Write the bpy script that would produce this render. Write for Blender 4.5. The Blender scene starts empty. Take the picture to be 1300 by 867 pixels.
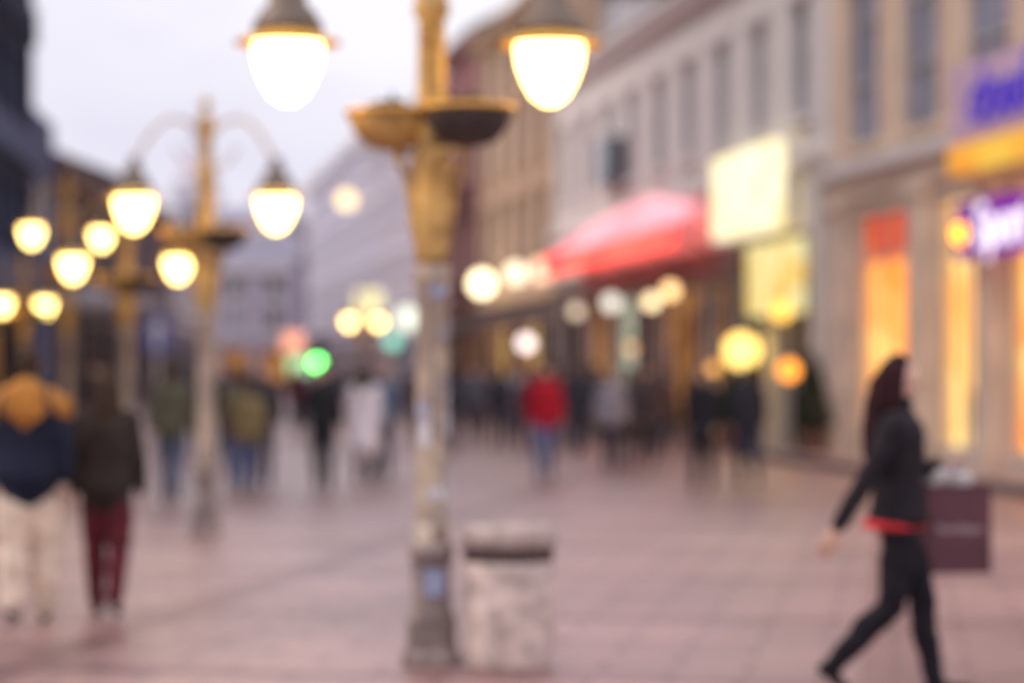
import bpy, bmesh, math, random
import numpy as np
from mathutils import Vector, Matrix, noise
random.seed(7)
S=bpy.context.scene
COL=S.collection
# ------------------------------------------------------------------ materials
def mat(name,col,rough=.6,metal=0,var=.15,scale=4,bump=.0,col2=None,emit=0,spec=.5):
    m=bpy.data.materials.new(name); m.use_nodes=True
    nt=m.node_tree; N=nt.nodes; L=nt.links; p=N['Principled BSDF']
    p.inputs['Roughness'].default_value=rough; p.inputs['Metallic'].default_value=metal
    p.inputs['Specular IOR Level'].default_value=spec
    tc=N.new('ShaderNodeTexCoord'); nz=N.new('ShaderNodeTexNoise')
    nz.inputs['Scale'].default_value=scale; nz.inputs['Detail'].default_value=6
    L.new(tc.outputs['Object'],nz.inputs['Vector'])
    mx=N.new('ShaderNodeMix'); mx.data_type='RGBA'
    a=[c*(1-var) for c in col]; b=[min(1,c*(1+var)) for c in col] if col2 is None else col2
    mx.inputs[6].default_value=(*a,1); mx.inputs[7].default_value=(*b,1)
    cr=N.new('ShaderNodeMapRange'); cr.inputs[1].default_value=.35; cr.inputs[2].default_value=.65
    L.new(nz.outputs['Fac'],cr.inputs[0]); L.new(cr.outputs[0],mx.inputs[0])
    L.new(mx.outputs[2],p.inputs['Base Color'])
    if emit:
        L.new(mx.outputs[2],p.inputs['Emission Color']); p.inputs['Emission Strength'].default_value=emit
    if bump:
        bp=N.new('ShaderNodeBump'); bp.inputs['Strength'].default_value=bump; bp.inputs['Distance'].default_value=.02
        n2=N.new('ShaderNodeTexNoise'); n2.inputs['Scale'].default_value=scale*6; n2.inputs['Detail'].default_value=4
        L.new(tc.outputs['Object'],n2.inputs['Vector']); L.new(n2.outputs['Fac'],bp.inputs['Height']); L.new(bp.outputs[0],p.inputs['Normal'])
    return m
def emat(name,col,strength,col2=None,scale=1.5):
    m=bpy.data.materials.new(name); m.use_nodes=True
    nt=m.node_tree; N=nt.nodes; L=nt.links; N.clear()
    o=N.new('ShaderNodeOutputMaterial'); e=N.new('ShaderNodeEmission'); e.inputs[1].default_value=strength
    if col2 is None: e.inputs[0].default_value=(*col,1)
    else:
        tc=N.new('ShaderNodeTexCoord'); v=N.new('ShaderNodeTexVoronoi'); v.inputs['Scale'].default_value=scale
        mx=N.new('ShaderNodeMix'); mx.data_type='RGBA'
        mx.inputs[6].default_value=(*col,1); mx.inputs[7].default_value=(*col2,1)
        sp=N.new('ShaderNodeSeparateColor')
        L.new(tc.outputs['Object'],v.inputs['Vector']); L.new(v.outputs['Color'],sp.inputs[0])
        L.new(sp.outputs[0],mx.inputs[0]); L.new(mx.outputs[2],e.inputs[0])
    L.new(e.outputs[0],o.inputs[0]); return m
# ------------------------------------------------------------------ mesh helpers
def empty(name,loc=(0,0,0),rz=0):
    e=bpy.data.objects.new(name,None); COL.objects.link(e); e.location=loc; e.rotation_euler=(0,0,rz); return e
def add(bm_or_me,name,m,parent=None,smooth=False,loc=None,rz=None):
    if isinstance(bm_or_me,bmesh.types.BMesh):
        me=bpy.data.meshes.new(name); bmesh.ops.recalc_face_normals(bm_or_me,faces=bm_or_me.faces[:]); bm_or_me.to_mesh(me); bm_or_me.free()
    else: me=bm_or_me
    for x in (m if isinstance(m,(list,tuple)) else [m]): me.materials.append(x)
    if smooth: me.polygons.foreach_set('use_smooth',[True]*len(me.polygons))
    o=bpy.data.objects.new(name,me); COL.objects.link(o)
    if parent: o.parent=parent
    if loc is not None: o.location=loc
    if rz is not None: o.rotation_euler=(0,0,rz)
    return o
def box(bm,x0,x1,y0,y1,z0,z1):
    v=[bm.verts.new(p) for p in [(x0,y0,z0),(x1,y0,z0),(x1,y1,z0),(x0,y1,z0),(x0,y0,z1),(x1,y0,z1),(x1,y1,z1),(x0,y1,z1)]]
    for f in [(0,3,2,1),(4,5,6,7),(0,1,5,4),(1,2,6,5),(2,3,7,6),(3,0,4,7)]: bm.faces.new([v[i] for i in f])
def quad(bm,*ps): bm.faces.new([bm.verts.new(p) for p in ps])
def lathe(bm,prof,c=(0,0,0),n=24,sx=1,sy=1):
    rings=[]
    for r,z in prof:
        if r<=1e-5: rings.append([bm.verts.new((c[0],c[1],c[2]+z))])
        else: rings.append([bm.verts.new((c[0]+r*sx*math.cos(2*math.pi*i/n),c[1]+r*sy*math.sin(2*math.pi*i/n),c[2]+z)) for i in range(n)])
    for A,B in zip(rings,rings[1:]):
        for i in range(n):
            j=(i+1)%n
            if len(A)==1 and len(B)==1: continue
            if len(A)==1: bm.faces.new([A[0],B[j],B[i]])
            elif len(B)==1: bm.faces.new([A[i],A[j],B[0]])
            else: bm.faces.new([A[i],A[j],B[j],B[i]])
    for R in (rings[0],rings[-1]):
        if len(R)>1: bm.faces.new(R)
def loft(bm,pts,rad,side=(1,0,0),n=14,round_ends=True):
    pts=[Vector(p) for p in pts]; rad=[(r,r) if not isinstance(r,tuple) else r for r in rad]
    side=Vector(side)
    if round_ends:
        t0=(pts[0]-pts[1]).normalized(); t1=(pts[-1]-pts[-2]).normalized()
        a,b=rad[0]; m=min(a,b)
        pts=[pts[0]+t0*m*.75,pts[0]+t0*m*.5]+pts; rad=[(a*.35,b*.35),(a*.75,b*.75)]+rad
        a,b=rad[-1]; m=min(a,b)
        pts=pts+[pts[-1]+t1*m*.5,pts[-1]+t1*m*.75]; rad=rad+[(a*.75,b*.75),(a*.35,b*.35)]
    rings=[]
    for i,p in enumerate(pts):
        t=(pts[min(i+1,len(pts)-1)]-pts[max(i-1,0)]).normalized()
        s=side-t*side.dot(t)
        if s.length<.1: s=Vector((0,1,0))-t*t.y
        s.normalize(); b=t.cross(s)
        ra,rb=rad[i]
        rings.append([bm.verts.new(p+s*ra*math.cos(2*math.pi*k/n)+b*rb*math.sin(2*math.pi*k/n)) for k in range(n)])
    for A,B in zip(rings,rings[1:]):
        for i in range(n):
            j=(i+1)%n; bm.faces.new([A[i],A[j],B[j],B[i]])
    bm.faces.new(rings[0][::-1]); bm.faces.new(rings[-1])
def remesh(bm,vox,smooth=3):
    bmesh.ops.recalc_face_normals(bm,faces=bm.faces[:])
    me=bpy.data.meshes.new('tmp'); bm.to_mesh(me); bm.free()
    o=bpy.data.objects.new('tmp',me); COL.objects.link(o)
    r=o.modifiers.new('r','REMESH'); r.mode='VOXEL'; r.voxel_size=vox
    s=o.modifiers.new('s','SMOOTH'); s.iterations=smooth; s.factor=.5
    dg=bpy.context.evaluated_depsgraph_get(); dg.update()
    out=bpy.data.meshes.new_from_object(o.evaluated_get(dg))
    bpy.data.objects.remove(o); return out
def leaves(bm,pts,size):
    for p in pts:
        a=Vector((random.gauss(0,1),random.gauss(0,1),random.gauss(0,1))).normalized()
        b=a.cross(Vector((random.gauss(0,1),random.gauss(0,1),random.gauss(0,1)))).normalized()
        s=size*random.uniform(.6,1.3); p=Vector(p)
        quad(bm,p-a*s,p+b*s*.45,p+a*s,p-b*s*.45)
# ------------------------------------------------------------------ world, sun, camera
W=bpy.data.worlds.new("World"); S.world=W; W.use_nodes=True
nt=W.node_tree; N=nt.nodes; L=nt.links; N.clear()
out=N.new('ShaderNodeOutputWorld'); bg=N.new('ShaderNodeBackground'); bg.inputs[1].default_value=.1
sky=N.new('ShaderNodeTexSky'); sky.sky_type='NISHITA'; sky.sun_disc=False
SUN_EL=math.radians(38); SUN_AZ=math.radians(-80)
sky.sun_elevation=SUN_EL; sky.sun_rotation=SUN_AZ
tc=N.new('ShaderNodeTexCoord'); nz=N.new('ShaderNodeTexNoise'); nz.inputs['Scale'].default_value=3.2; nz.inputs['Detail'].default_value=5
mp=N.new('ShaderNodeMapping'); mp.inputs['Scale'].default_value=(1,1,3)
L.new(tc.outputs['Generated'],mp.inputs[0]); L.new(mp.outputs[0],nz.inputs['Vector'])
cl=N.new('ShaderNodeMix'); cl.data_type='RGBA'
cl.inputs[6].default_value=(8.5,8.2,9.6,1); cl.inputs[7].default_value=(10.6,10.2,11.0,1)
mr=N.new('ShaderNodeMapRange'); mr.inputs[1].default_value=.36; mr.inputs[2].default_value=.58
L.new(nz.outputs['Fac'],mr.inputs[0]); L.new(mr.outputs[0],cl.inputs[0])
# overcast luminance rises towards the zenith
sx=N.new('ShaderNodeSeparateXYZ'); L.new(tc.outputs['Generated'],sx.inputs[0])
zr=N.new('ShaderNodeMapRange'); zr.inputs[1].default_value=.16; zr.inputs[2].default_value=.7; zr.inputs[3].default_value=1; zr.inputs[4].default_value=1.7
L.new(sx.outputs[2],zr.inputs[0])
vm=N.new('ShaderNodeVectorMath'); vm.operation='SCALE'; L.new(cl.outputs[2],vm.inputs[0]); L.new(zr.outputs[0],vm.inputs['Scale'])
mx=N.new('ShaderNodeMix'); mx.data_type='RGBA'; mx.inputs[0].default_value=.93
L.new(sky.outputs[0],mx.inputs[6]); L.new(vm.outputs[0],mx.inputs[7])
L.new(mx.outputs[2],bg.inputs[0]); L.new(bg.outputs[0],out.inputs[0])
sl=bpy.data.lights.new('sun','SUN'); sl.energy=1.2; sl.angle=math.radians(40); sl.color=(1,.78,.62)
so=bpy.data.objects.new('sun',sl); COL.objects.link(so)
d=Vector((math.sin(SUN_AZ)*math.cos(SUN_EL),math.cos(SUN_AZ)*math.cos(SUN_EL),math.sin(SUN_EL)))
so.rotation_euler=d.to_track_quat('Z','Y').to_euler()
cam=bpy.data.cameras.new('camera'); co=bpy.data.objects.new('camera',cam); COL.objects.link(co); S.camera=co
co.location=(0,0,1.65); co.rotation_euler=(math.radians(90),0,0)
cam.lens=85; cam.sensor_width=36; cam.shift_y=.028; cam.clip_end=3000; cam.clip_start=.1
cam.dof.use_dof=True; cam.dof.focus_distance=5.0; cam.dof.aperture_fstop=1.55
S.view_settings.view_transform='Standard'; S.view_settings.look='None'; S.view_settings.exposure=0
# ------------------------------------------------------------------ ground
def paving(name,c1,c2,mortar,bw,bh):
    m=bpy.data.materials.new(name); m.use_nodes=True
    nt=m.node_tree; N=nt.nodes; L=nt.links; p=N['Principled BSDF']; p.inputs['Roughness'].default_value=.42
    tc=N.new('ShaderNodeTexCoord'); mp=N.new('ShaderNodeMapping'); mp.inputs['Rotation'].default_value=(0,0,math.radians(9))
    L.new(tc.outputs['Object'],mp.inputs[0])
    b=N.new('ShaderNodeTexBrick'); b.inputs['Color1'].default_value=(*c1,1); b.inputs['Color2'].default_value=(*c2,1); b.inputs['Mortar'].default_value=(*mortar,1)
    b.inputs['Scale'].default_value=1; b.inputs['Brick Width'].default_value=bw; b.inputs['Row Height'].default_value=bh; b.inputs['Mortar Size'].default_value=.018
    L.new(mp.outputs[0],b.inputs['Vector'])
    b2=N.new('ShaderNodeTexBrick'); b2.inputs['Scale'].default_value=1; b2.inputs['Brick Width'].default_value=4.8; b2.inputs['Row Height'].default_value=3.2; b2.inputs['Mortar Size'].default_value=.2; b2.offset=0
    b2.inputs['Color1'].default_value=(1,1,1,1); b2.inputs['Color2'].default_value=(.78,.76,.82,1); b2.inputs['Mortar'].default_value=(.58,.5,.54,1)
    L.new(mp.outputs[0],b2.inputs['Vector'])
    nz=N.new('ShaderNodeTexNoise'); nz.inputs['Scale'].default_value=.5; nz.inputs['Detail'].default_value=8; nz.inputs['Roughness'].default_value=.65
    L.new(tc.outputs['Object'],nz.inputs['Vector'])
    mr=N.new('ShaderNodeMapRange'); mr.inputs[1].default_value=.3; mr.inputs[2].default_value=.7; mr.inputs[3].default_value=.62; mr.inputs[4].default_value=1.2
    L.new(nz.outputs['Fac'],mr.inputs[0])
    m1=N.new('ShaderNodeMix'); m1.data_type='RGBA'; m1.blend_type='MULTIPLY'; m1.inputs[0].default_value=1
    L.new(b.outputs['Color'],m1.inputs[6]); L.new(b2.outputs['Color'],m1.inputs[7])
    m2=N.new('ShaderNodeMix'); m2.data_type='RGBA'; m2.blend_type='MULTIPLY'; m2.inputs[0].default_value=1
    L.new(m1.outputs[2],m2.inputs[6]); L.new(mr.outputs[0],m2.inputs[7]); L.new(m2.outputs[2],p.inputs['Base Color'])
    bp=N.new('ShaderNodeBump'); bp.inputs['Strength'].default_value=.3; bp.inputs['Distance'].default_value=.01
    L.new(b.outputs['Fac'],bp.inputs['Height']); bp.invert=True; L.new(bp.outputs[0],p.inputs['Normal'])
    return m
M_ground=mat('ground_asphalt',(.22,.2,.2),.8,scale=.5)
M_pave=paving('paving_stone',(.42,.25,.21),(.33,.2,.18),(.14,.085,.08),.8,.4)
bm=bmesh.new(); quad(bm,(-700,-60,0),(700,-60,0),(700,1200,0),(-700,1200,0)); add(bm,'ground',M_ground)
bm=bmesh.new(); quad(bm,(-30,-10,.004),(18,-10,.004),(18,200,.004),(-30,200,.004)); add(bm,'pavement',M_pave)
# ------------------------------------------------------------------ shared materials
M_glass=mat('window_glass',(.16,.18,.23),.12,0,.3,.6,spec=.8)
M_glassd=mat('dark_glass',(.05,.06,.09),.15,0,.3,.5,spec=.5)
M_white=mat('white_paint',(.8,.75,.72),.5,var=.06)
M_frame=mat('window_frame',(.55,.53,.52),.5,var=.08)
M_dark=mat('dark_interior',(.025,.018,.02),.7,var=.4,scale=2,spec=.2)
M_black=mat('black_metal',(.02,.02,.02),.4,var=.2)
M_warm=emat('lit_interior_warm',(1,.27,.03),1.7,(1,.62,.18),1.3)
M_warm2=emat('lit_interior_yellow',(1,.42,.07),1.7,(1,.72,.26),1.6)
M_dim=emat('lit_interior_dim',(.22,.06,.02),.6,(1,.45,.15),1.1)
M_cool=emat('lit_interior_cool',(.85,1,.8),1.6,(.8,.9,.65),1.5)
class Bld:
    def __init__(s,name,a,b,H,depth=12):
        a=Vector(a); b=Vector(b); u=(b-a); s.L=u.length; s.H=H; s.D=depth
        s.e=empty(name,(a.x,a.y,0),math.atan2(u.y,u.x)); s.bms={}; s.open=[]
    def bm(s,m,part):
        k=(part,m.name)
        if k not in s.bms: s.bms[k]=(bmesh.new(),m)
        return s.bms[k][0]
    def box(s,m,part,*a): box(s.bm(m,part),*a)
    def opening(s,x0,x1,z0,z1,kind='win',**k): s.open.append((x0,x1,z0,z1,kind,k))
    def finish(s,wall,roofm=None,roofh=3,cornice=None,eave=.5,ground_wall=None,zg=0):
        bm=s.bm(wall,'walls'); bg_=s.bm(ground_wall,'ground_floor_walls') if ground_wall else bm
        xs=sorted({0,s.L}|{o[0] for o in s.open}|{o[1] for o in s.open}); zs=sorted({0,s.H}|({zg} if ground_wall else set())|{o[2] for o in s.open}|{o[3] for o in s.open})
        for x0,x1 in zip(xs,xs[1:]):
            for z0,z1 in zip(zs,zs[1:]):
                cx=(x0+x1)/2; cz=(z0+z1)/2
                if any(o[0]<cx<o[1] and o[2]<cz<o[3] for o in s.open): continue
                quad(bg_ if (ground_wall and cz<zg) else bm,(x0,0,z0),(x1,0,z0),(x1,0,z1),(x0,0,z1))
        D=-s.D; L_=s.L; H=s.H
        quad(bm,(0,0,0),(0,D,0),(0,D,H),(0,0,H)); quad(bm,(L_,0,0),(L_,D,0),(L_,D,H),(L_,0,H)); quad(bm,(0,D,0),(L_,D,0),(L_,D,H),(0,D,H))
        for x0,x1,z0,z1,kind,k in s.open:
            dep=.15 if kind=='win' else .3
            w=k.get('reveal',wall); r=s.bm(w,'reveals')
            quad(r,(x0,0,z0),(x0,-dep,z0),(x0,-dep,z1),(x0,0,z1)); quad(r,(x1,0,z0),(x1,-dep,z0),(x1,-dep,z1),(x1,0,z1))
            quad(r,(x0,0,z0),(x1,0,z0),(x1,-dep,z0),(x0,-dep,z0)); quad(r,(x0,0,z1),(x1,0,z1),(x1,-dep,z1),(x0,-dep,z1))
            pm=k.get('pane',M_glass)
            quad(s.bm(pm,'panes'),(x0,-dep,z0),(x1,-dep,z0),(x1,-dep,z1),(x0,-dep,z1))
            fm=k.get('frame',M_frame); f=s.bm(fm,'window_frames'); t=.07; y0=-.13; y1=-.06
            box(f,x0+.002,x0+t,y0,y1,z0+.002,z1-.002); box(f,x1-t,x1-.002,y0,y1,z0+.002,z1-.002)
            box(f,x0+t,x1-t,y0,y1,z0+.002,z0+t); box(f,x0+t,x1-t,y0,y1,z1-t,z1-.002)
            nx=k.get('nx',1 if kind=='win' else max(0,int((x1-x0)/1.6)))
            for i in range(nx):
                c=x0+(x1-x0)*(i+1)/(nx+1); box(f,c-.03,c+.03,y0+.003,y1-.003,z0+t,z1-t)
            for fr in k.get('bars',(.68,) if kind=='win' else (.8,)):
                c=z0+(z1-z0)*fr; box(f,x0+t,x1-t,y0+.006,y1-.006,c-.03,c+.03)
            if kind=='win' and k.get('trim',True):
                tm=k.get('trimm',M_white); b=s.bm(tm,'window_surrounds')
                box(b,x0-.16,x0-.003,.002,.06,z0,z1); box(b,x1+.003,x1+.16,.002,.06,z0,z1)
                box(b,x0-.22,x1+.22,.002,.14,z1+.003,z1+.22); box(b,x0-.2,x1+.2,.002,.16,z0-.14,z0-.003)
            if kind=='shop':
                b=s.bm(M_dark,'display_goods')
                for q in range(int((x1-x0)*1.5)):
                    cx=random.uniform(x0+.2,x1-.2); h=random.uniform(.4,1.5)
                    lathe(b,[(.05,0),(.08,h*.4),(.06,h*.75),(.02,h*.8),(.04,h*.9),(.0,h)],(cx,-.2,z0+.01),8)
        if cornice:
            c=s.bm(cornice,'cornice'); box(c,-.05,L_+.05,.003,.35,H-.35,H-.1); box(c,-.08,L_+.08,.003,.5,H-.1,H+.05)
        if roofm:
            r=s.bm(roofm,'roof'); e=eave
            quad(r,(-.1,e,H+.06),(L_+.1,e,H+.06),(L_+.1,D/2,H+roofh),(-.1,D/2,H+roofh)); quad(r,(-.1,D-e,H+.06),(L_+.1,D-e,H+.06),(L_+.1,D/2,H+roofh),(-.1,D/2,H+roofh))
            for x in (-.1,L_+.1):
                r.faces.new([r.verts.new(p) for p in ((x,e,H+.06),(x,D/2,H+roofh),(x,D-e,H+.06))])
        else:
            quad(s.bm(wall,'walls'),(0,0,H),(L_,0,H),(L_,D,H),(0,D,H))
        for (part,_),(b,m) in s.bms.items(): add(b,part,m,s.e)
FX=lambda Y:13.41-.163*Y
def pt(Y): return (FX(Y),Y)
# A: cream corner shop building
Mw_a=mat('cream_render',(.8,.63,.47),.8,var=.07,scale=1.2,bump=.1)
Mw_ag=mat('pale_stone',(.8,.66,.53),.75,var=.12,scale=1.5,bump=.1)
M_blind=mat('window_blind',(.26,.28,.38),.4,var=.25,scale=1)
A=Bld('shop_building',pt(26.5),pt(45.5),13.5)
K=1.0132
uA=lambda Y:(Y-26.5)*K
for c in (43.4,40.3,37.2,34.1,31.0,28.2):
    for z0,z1 in ((5.7,8.9),(9.9,12.3)):
        A.opening(uA(c)-.95,uA(c)+.95,z0,z1,'win',pane=M_blind,nx=1,bars=(.35,.7),trimm=Mw_a)
for y0,y1,m in ((41.0,43.9,M_warm),(37.4,39.6,M_warm2),(34.4,36.5,M_warm),(31,33.4,M_warm2),(27.4,30,M_warm)):
    A.opening(uA(y0),uA(y1),.35,4.45,'shop',pane=m,frame=M_frame)
A.box(M_white,'string_course',-.02,A.L+.02,.003,.3,5.15,5.4)
A.box(Mw_ag,'fascia',0,A.L,.003,.12,4.75,5.15)
for c in (44.75,40.2,37.0,33.9,30.5,26.9):
    A.box(Mw_ag,'pilasters',uA(c)-.36,uA(c)+.36,.003,.2,.0,4.55); A.box(Mw_ag,'pilasters',uA(c)-.44,uA(c)+.44,.003,.28,4.55,4.74); A.box(Mw_ag,'pilasters',uA(c)-.44,uA(c)+.44,.205,.28,0,.5)
M_redposter=emat('red_poster',(.9,.04,.03),.8,(1,.2,.08),2)
A.box(M_redposter,'window_poster',uA(41.1),uA(43.8),-.28,-.22,3.6,4.4)
A.finish(Mw_a,mat('roof_tile',(.2,.09,.07),.8),3,M_white,ground_wall=Mw_ag,zg=4.75)
# B: white building with red awning
Mw_b=mat('white_render',(.82,.77,.73),.8,var=.06,scale=.8,bump=.1)
Mw_bg=mat('shopfront_cladding',(.16,.12,.11),.6,var=.5,scale=.8)
M_blind2=mat('white_blind',(.5,.51,.58),.4,var=.12,scale=1)
B=Bld('white_town_house',pt(45.52),pt(74.1),10.4)
uB=lambda Y:(Y-45.52)*K
for i in range(9):
    c=1.9+i*3.15
    B.opening(c-.6,c+.6,6.6,8.9,'win',pane=M_blind2 if i%4 else M_blind,bars=(.65,))
for y0,y1,m in ((46.6,48.4,M_dark),(49.6,52.2,M_dark),(53.2,55.0,M_dim),(56.0,59.8,M_dim),(61,62.6,M_dark),(63,64.8,M_cool),(66,69,M_dim),(70,73.2,M_dark)):
    B.opening(uB(y0),uB(y1),.15,3.6,'shop',pane=m,frame=M_black)
B.box(M_white,'pilasters',uB(45.6),uB(46.2),.003,.2,0,5.4); B.box(mat('cream_column',(.75,.66,.48),.6),'column',uB(48.6),uB(49.3),.003,.25,0,2.7)
B.box(M_white,'string_course',.02,B.L-.02,.003,.25,5.6,5.85)
M_pan=emat('lightbox_cream',(1,.74,.32),1.5,(1,.95,.7),1.3); M_pan2=emat('lightbox_yellow',(1,.6,.13),1.05,(1,.95,.5),1.6)
B.box(M_pan,'light_box_sign',uB(47.6),uB(52.6),.3,.5,4.45,6.2); B.box(M_frame,'light_box_mount',uB(47.8),uB(52.4),.003,.3,4.6,6.1)
B.box(M_pan2,'light_box_sign',uB(46.3),uB(50.0),.26,.42,2.75,4.2)
for i in (1,4,7):
    c=uB(48)+i*3; B.box(M_white,'dormers',c-.8,c+.8,-3,-.6,10.6,12.3); B.box(M_glassd,'dormer_windows',c-.5,c+.5,-.6,-.56,10.9,12.1); B.box(M_black,'dormer_roofs',c-1,c+1,-3.2,-.4,12.3,12.45)
B.box(M_glassd,'bay_window',uB(63.6),uB(65.4),.01,.5,6.6,7.8)
B.finish(Mw_b,mat('slate_roof',(.09,.055,.06),.7),3.2,M_white,ground_wall=Mw_bg,zg=4.4)
# awning (separate street-front canopy)
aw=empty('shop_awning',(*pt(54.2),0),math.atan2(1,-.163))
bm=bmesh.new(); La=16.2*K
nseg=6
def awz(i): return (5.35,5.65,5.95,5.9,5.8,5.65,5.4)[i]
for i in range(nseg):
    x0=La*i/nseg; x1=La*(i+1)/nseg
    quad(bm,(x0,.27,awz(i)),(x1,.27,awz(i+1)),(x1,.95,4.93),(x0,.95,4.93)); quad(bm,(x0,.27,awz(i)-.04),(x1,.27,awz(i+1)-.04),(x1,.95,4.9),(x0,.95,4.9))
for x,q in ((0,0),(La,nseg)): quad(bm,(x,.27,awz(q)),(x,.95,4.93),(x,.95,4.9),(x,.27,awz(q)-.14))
add(bm,'canopy',mat('awning_fabric_glow',(.85,.32,.36),.7,emit=.75,var=.35,scale=.45),aw)  # canopy glow is emission set into the fabric, not received light
bm=bmesh.new(); box(bm,0,La,.95,1.05,4.38,4.89); add(bm,'neon_fascia',emat('neon_red',(1,.04,.035),2.2,(1,.14,.1),.3),aw)
bm=bmesh.new()
for i in range(4): loft(bm,[(.3+i*4.5,.02,4.3),(.3+i*4.5,.93,4.85)],[.03,.03],n=6)
add(bm,'brackets',M_black,aw)
# C ochre, D brick-red, E lilac
def generic(name,y0,y1,H,wall,roof,rh=3,rows=((5,7.4),(8.6,10.8)),sp=2.8,w=1.2,gk=None,left=False,a=None,b=None,depth=12,trimm=None,zg=4,gwall=None,pane=None):
    if a is None: a=pt(y0); b=pt(y1)
    X=Bld(name,a,b,H,depth); n=max(1,int(X.L/sp)); st=X.L/n
    for i in range(n):
        c=(i+.5)*st
        for z0,z1 in rows:
            X.opening(c-w/2,c+w/2,z0,z1,'win',pane=(M_warm2 if random.random()<.05 else (pane or random.choice([M_glass,M_blind,M_glassd]))),trimm=trimm or M_white)
        X.opening(c-st*.38,c+st*.38,.2,3.2,'shop',pane=random.choice(gk or [M_dim,M_dim,M_dark,M_warm2]),frame=M_black)
    X.box(trimm or M_white,'string_course',.02,X.L-.02,.003,.2,3.9,4.1)
    X.finish(wall,roof,rh,trimm or M_white,ground_wall=gwall,zg=zg); return X
M_roof2=mat('brown_roof',(.07,.04,.04),.8); M_roof3=mat('grey_roof',(.18,.17,.22),.7)
M_och=mat('ochre_trim',(.58,.42,.26),.7); M_gdark=mat('dark_shopfront',(.12,.08,.08),.7,var=.4)
generic('ochre_town_house',74.12,89.4,13.6,mat('ochre_render',(.58,.4,.27),.8,var=.2,scale=.6),M_roof2,3,rows=((5,7.4),(8.4,10.6),(11.3,12.8)),sp=2.9,trimm=M_och,pane=M_glassd,gwall=M_gdark)
D_=generic('red_brick_house',89.42,99,14.2,mat('red_render',(.25,.09,.09),.8,var=.25),M_roof2,3.5,rows=((5,7.6),(8.8,11.2)),sp=3.1,trimm=mat('red_stone_trim',(.36,.19,.17),.7),gwall=M_gdark)
bm=bmesh.new()
for z in (4.9,8.7):
    box(bm,1,8.5,.36,1.3,z-.25,z-.1)
    for i in range(16): box(bm,1.02+i*.49,1.07+i*.49,1.2,1.25,z-.1,z+.85)
    box(bm,1,8.5,1.19,1.26,z+.85,z+.9)
add(bm,'balconies',M_black,D_.e)
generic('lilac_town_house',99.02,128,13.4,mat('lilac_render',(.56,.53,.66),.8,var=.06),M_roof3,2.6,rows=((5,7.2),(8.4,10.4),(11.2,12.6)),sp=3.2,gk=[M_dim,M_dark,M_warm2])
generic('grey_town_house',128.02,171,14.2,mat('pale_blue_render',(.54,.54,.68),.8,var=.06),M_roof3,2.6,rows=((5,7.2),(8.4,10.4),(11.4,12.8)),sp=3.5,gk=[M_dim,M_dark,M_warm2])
# left side
LX=lambda Y:-7.48-.0812*Y
def lp(Y): return (LX(Y),Y)
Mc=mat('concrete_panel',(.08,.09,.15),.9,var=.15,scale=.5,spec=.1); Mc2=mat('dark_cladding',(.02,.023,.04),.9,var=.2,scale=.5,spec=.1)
M_glofc=mat('office_glass',(.02,.025,.045),.5,0,.3,.5,spec=.15)
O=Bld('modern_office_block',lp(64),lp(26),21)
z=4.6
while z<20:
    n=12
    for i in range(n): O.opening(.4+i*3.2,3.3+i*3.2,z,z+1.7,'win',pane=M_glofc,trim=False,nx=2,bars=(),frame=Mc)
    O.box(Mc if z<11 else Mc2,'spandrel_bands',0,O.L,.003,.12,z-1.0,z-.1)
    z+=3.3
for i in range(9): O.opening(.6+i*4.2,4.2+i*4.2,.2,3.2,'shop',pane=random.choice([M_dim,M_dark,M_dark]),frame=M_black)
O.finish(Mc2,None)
P=Bld('low_office_wing',lp(69),lp(64.02),8.6); 
for i in range(2): P.opening(.4+i*2.3,2.2+i*2.3,5,6.8,'win',pane=M_glass,trim=False)
P.finish(Mc,None)
mB=mat('brown_render',(.11,.075,.08),.8,var=.15); mT=mat('brown_trim',(.18,.13,.14),.8)
generic('brown_town_house',0,0,7.6,mB,M_roof2,2.4,rows=((4.8,6.8),),a=lp(92),b=lp(69.02),sp=3,gk=[M_dark,M_dim],trimm=mT,pane=M_glassd)
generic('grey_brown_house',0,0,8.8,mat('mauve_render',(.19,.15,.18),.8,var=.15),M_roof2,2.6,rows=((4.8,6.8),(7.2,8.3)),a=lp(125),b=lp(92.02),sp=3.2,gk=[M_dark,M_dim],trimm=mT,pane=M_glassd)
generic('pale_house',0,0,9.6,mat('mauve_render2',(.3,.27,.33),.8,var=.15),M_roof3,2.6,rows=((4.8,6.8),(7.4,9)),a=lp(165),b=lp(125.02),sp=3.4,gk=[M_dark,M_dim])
generic('end_house',0,0,9.2,mat('haze_render',(.38,.35,.42),.8,var=.1),M_roof3,2.4,rows=((4.6,6.4),(7,8.6)),a=(-16,178),b=(-40,180),sp=3,gk=[M_dim,M_dark])  # distance haze is mixed into the end-of-street wall colours
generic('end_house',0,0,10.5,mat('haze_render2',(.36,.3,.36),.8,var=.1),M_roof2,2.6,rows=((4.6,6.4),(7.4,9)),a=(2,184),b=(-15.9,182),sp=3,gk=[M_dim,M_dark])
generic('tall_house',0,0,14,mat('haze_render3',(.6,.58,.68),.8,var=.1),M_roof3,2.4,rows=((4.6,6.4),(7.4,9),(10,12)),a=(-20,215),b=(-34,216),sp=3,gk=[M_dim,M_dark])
ct=empty('church_tower',(-26.5,203,0)); bm=bmesh.new(); box(bm,-1.7,1.7,-1.7,1.7,0,16); box(bm,-2,2,-2,2,16,16.5); lathe(bm,[(1.8,16.5),(1.9,17.5),(1.2,19),(.6,20),(.5,21),(.15,22.5),(.05,24)],n=8)
add(bm,'tower_walls',mat('tower_stone',(.6,.57,.62),.8),ct); bm=bmesh.new()
for z in (6,11,13.5):
    box(bm,-.5,.5,-1.75,-1.705,z,z+1.6)
add(bm,'tower_windows',M_glassd,ct)
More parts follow.
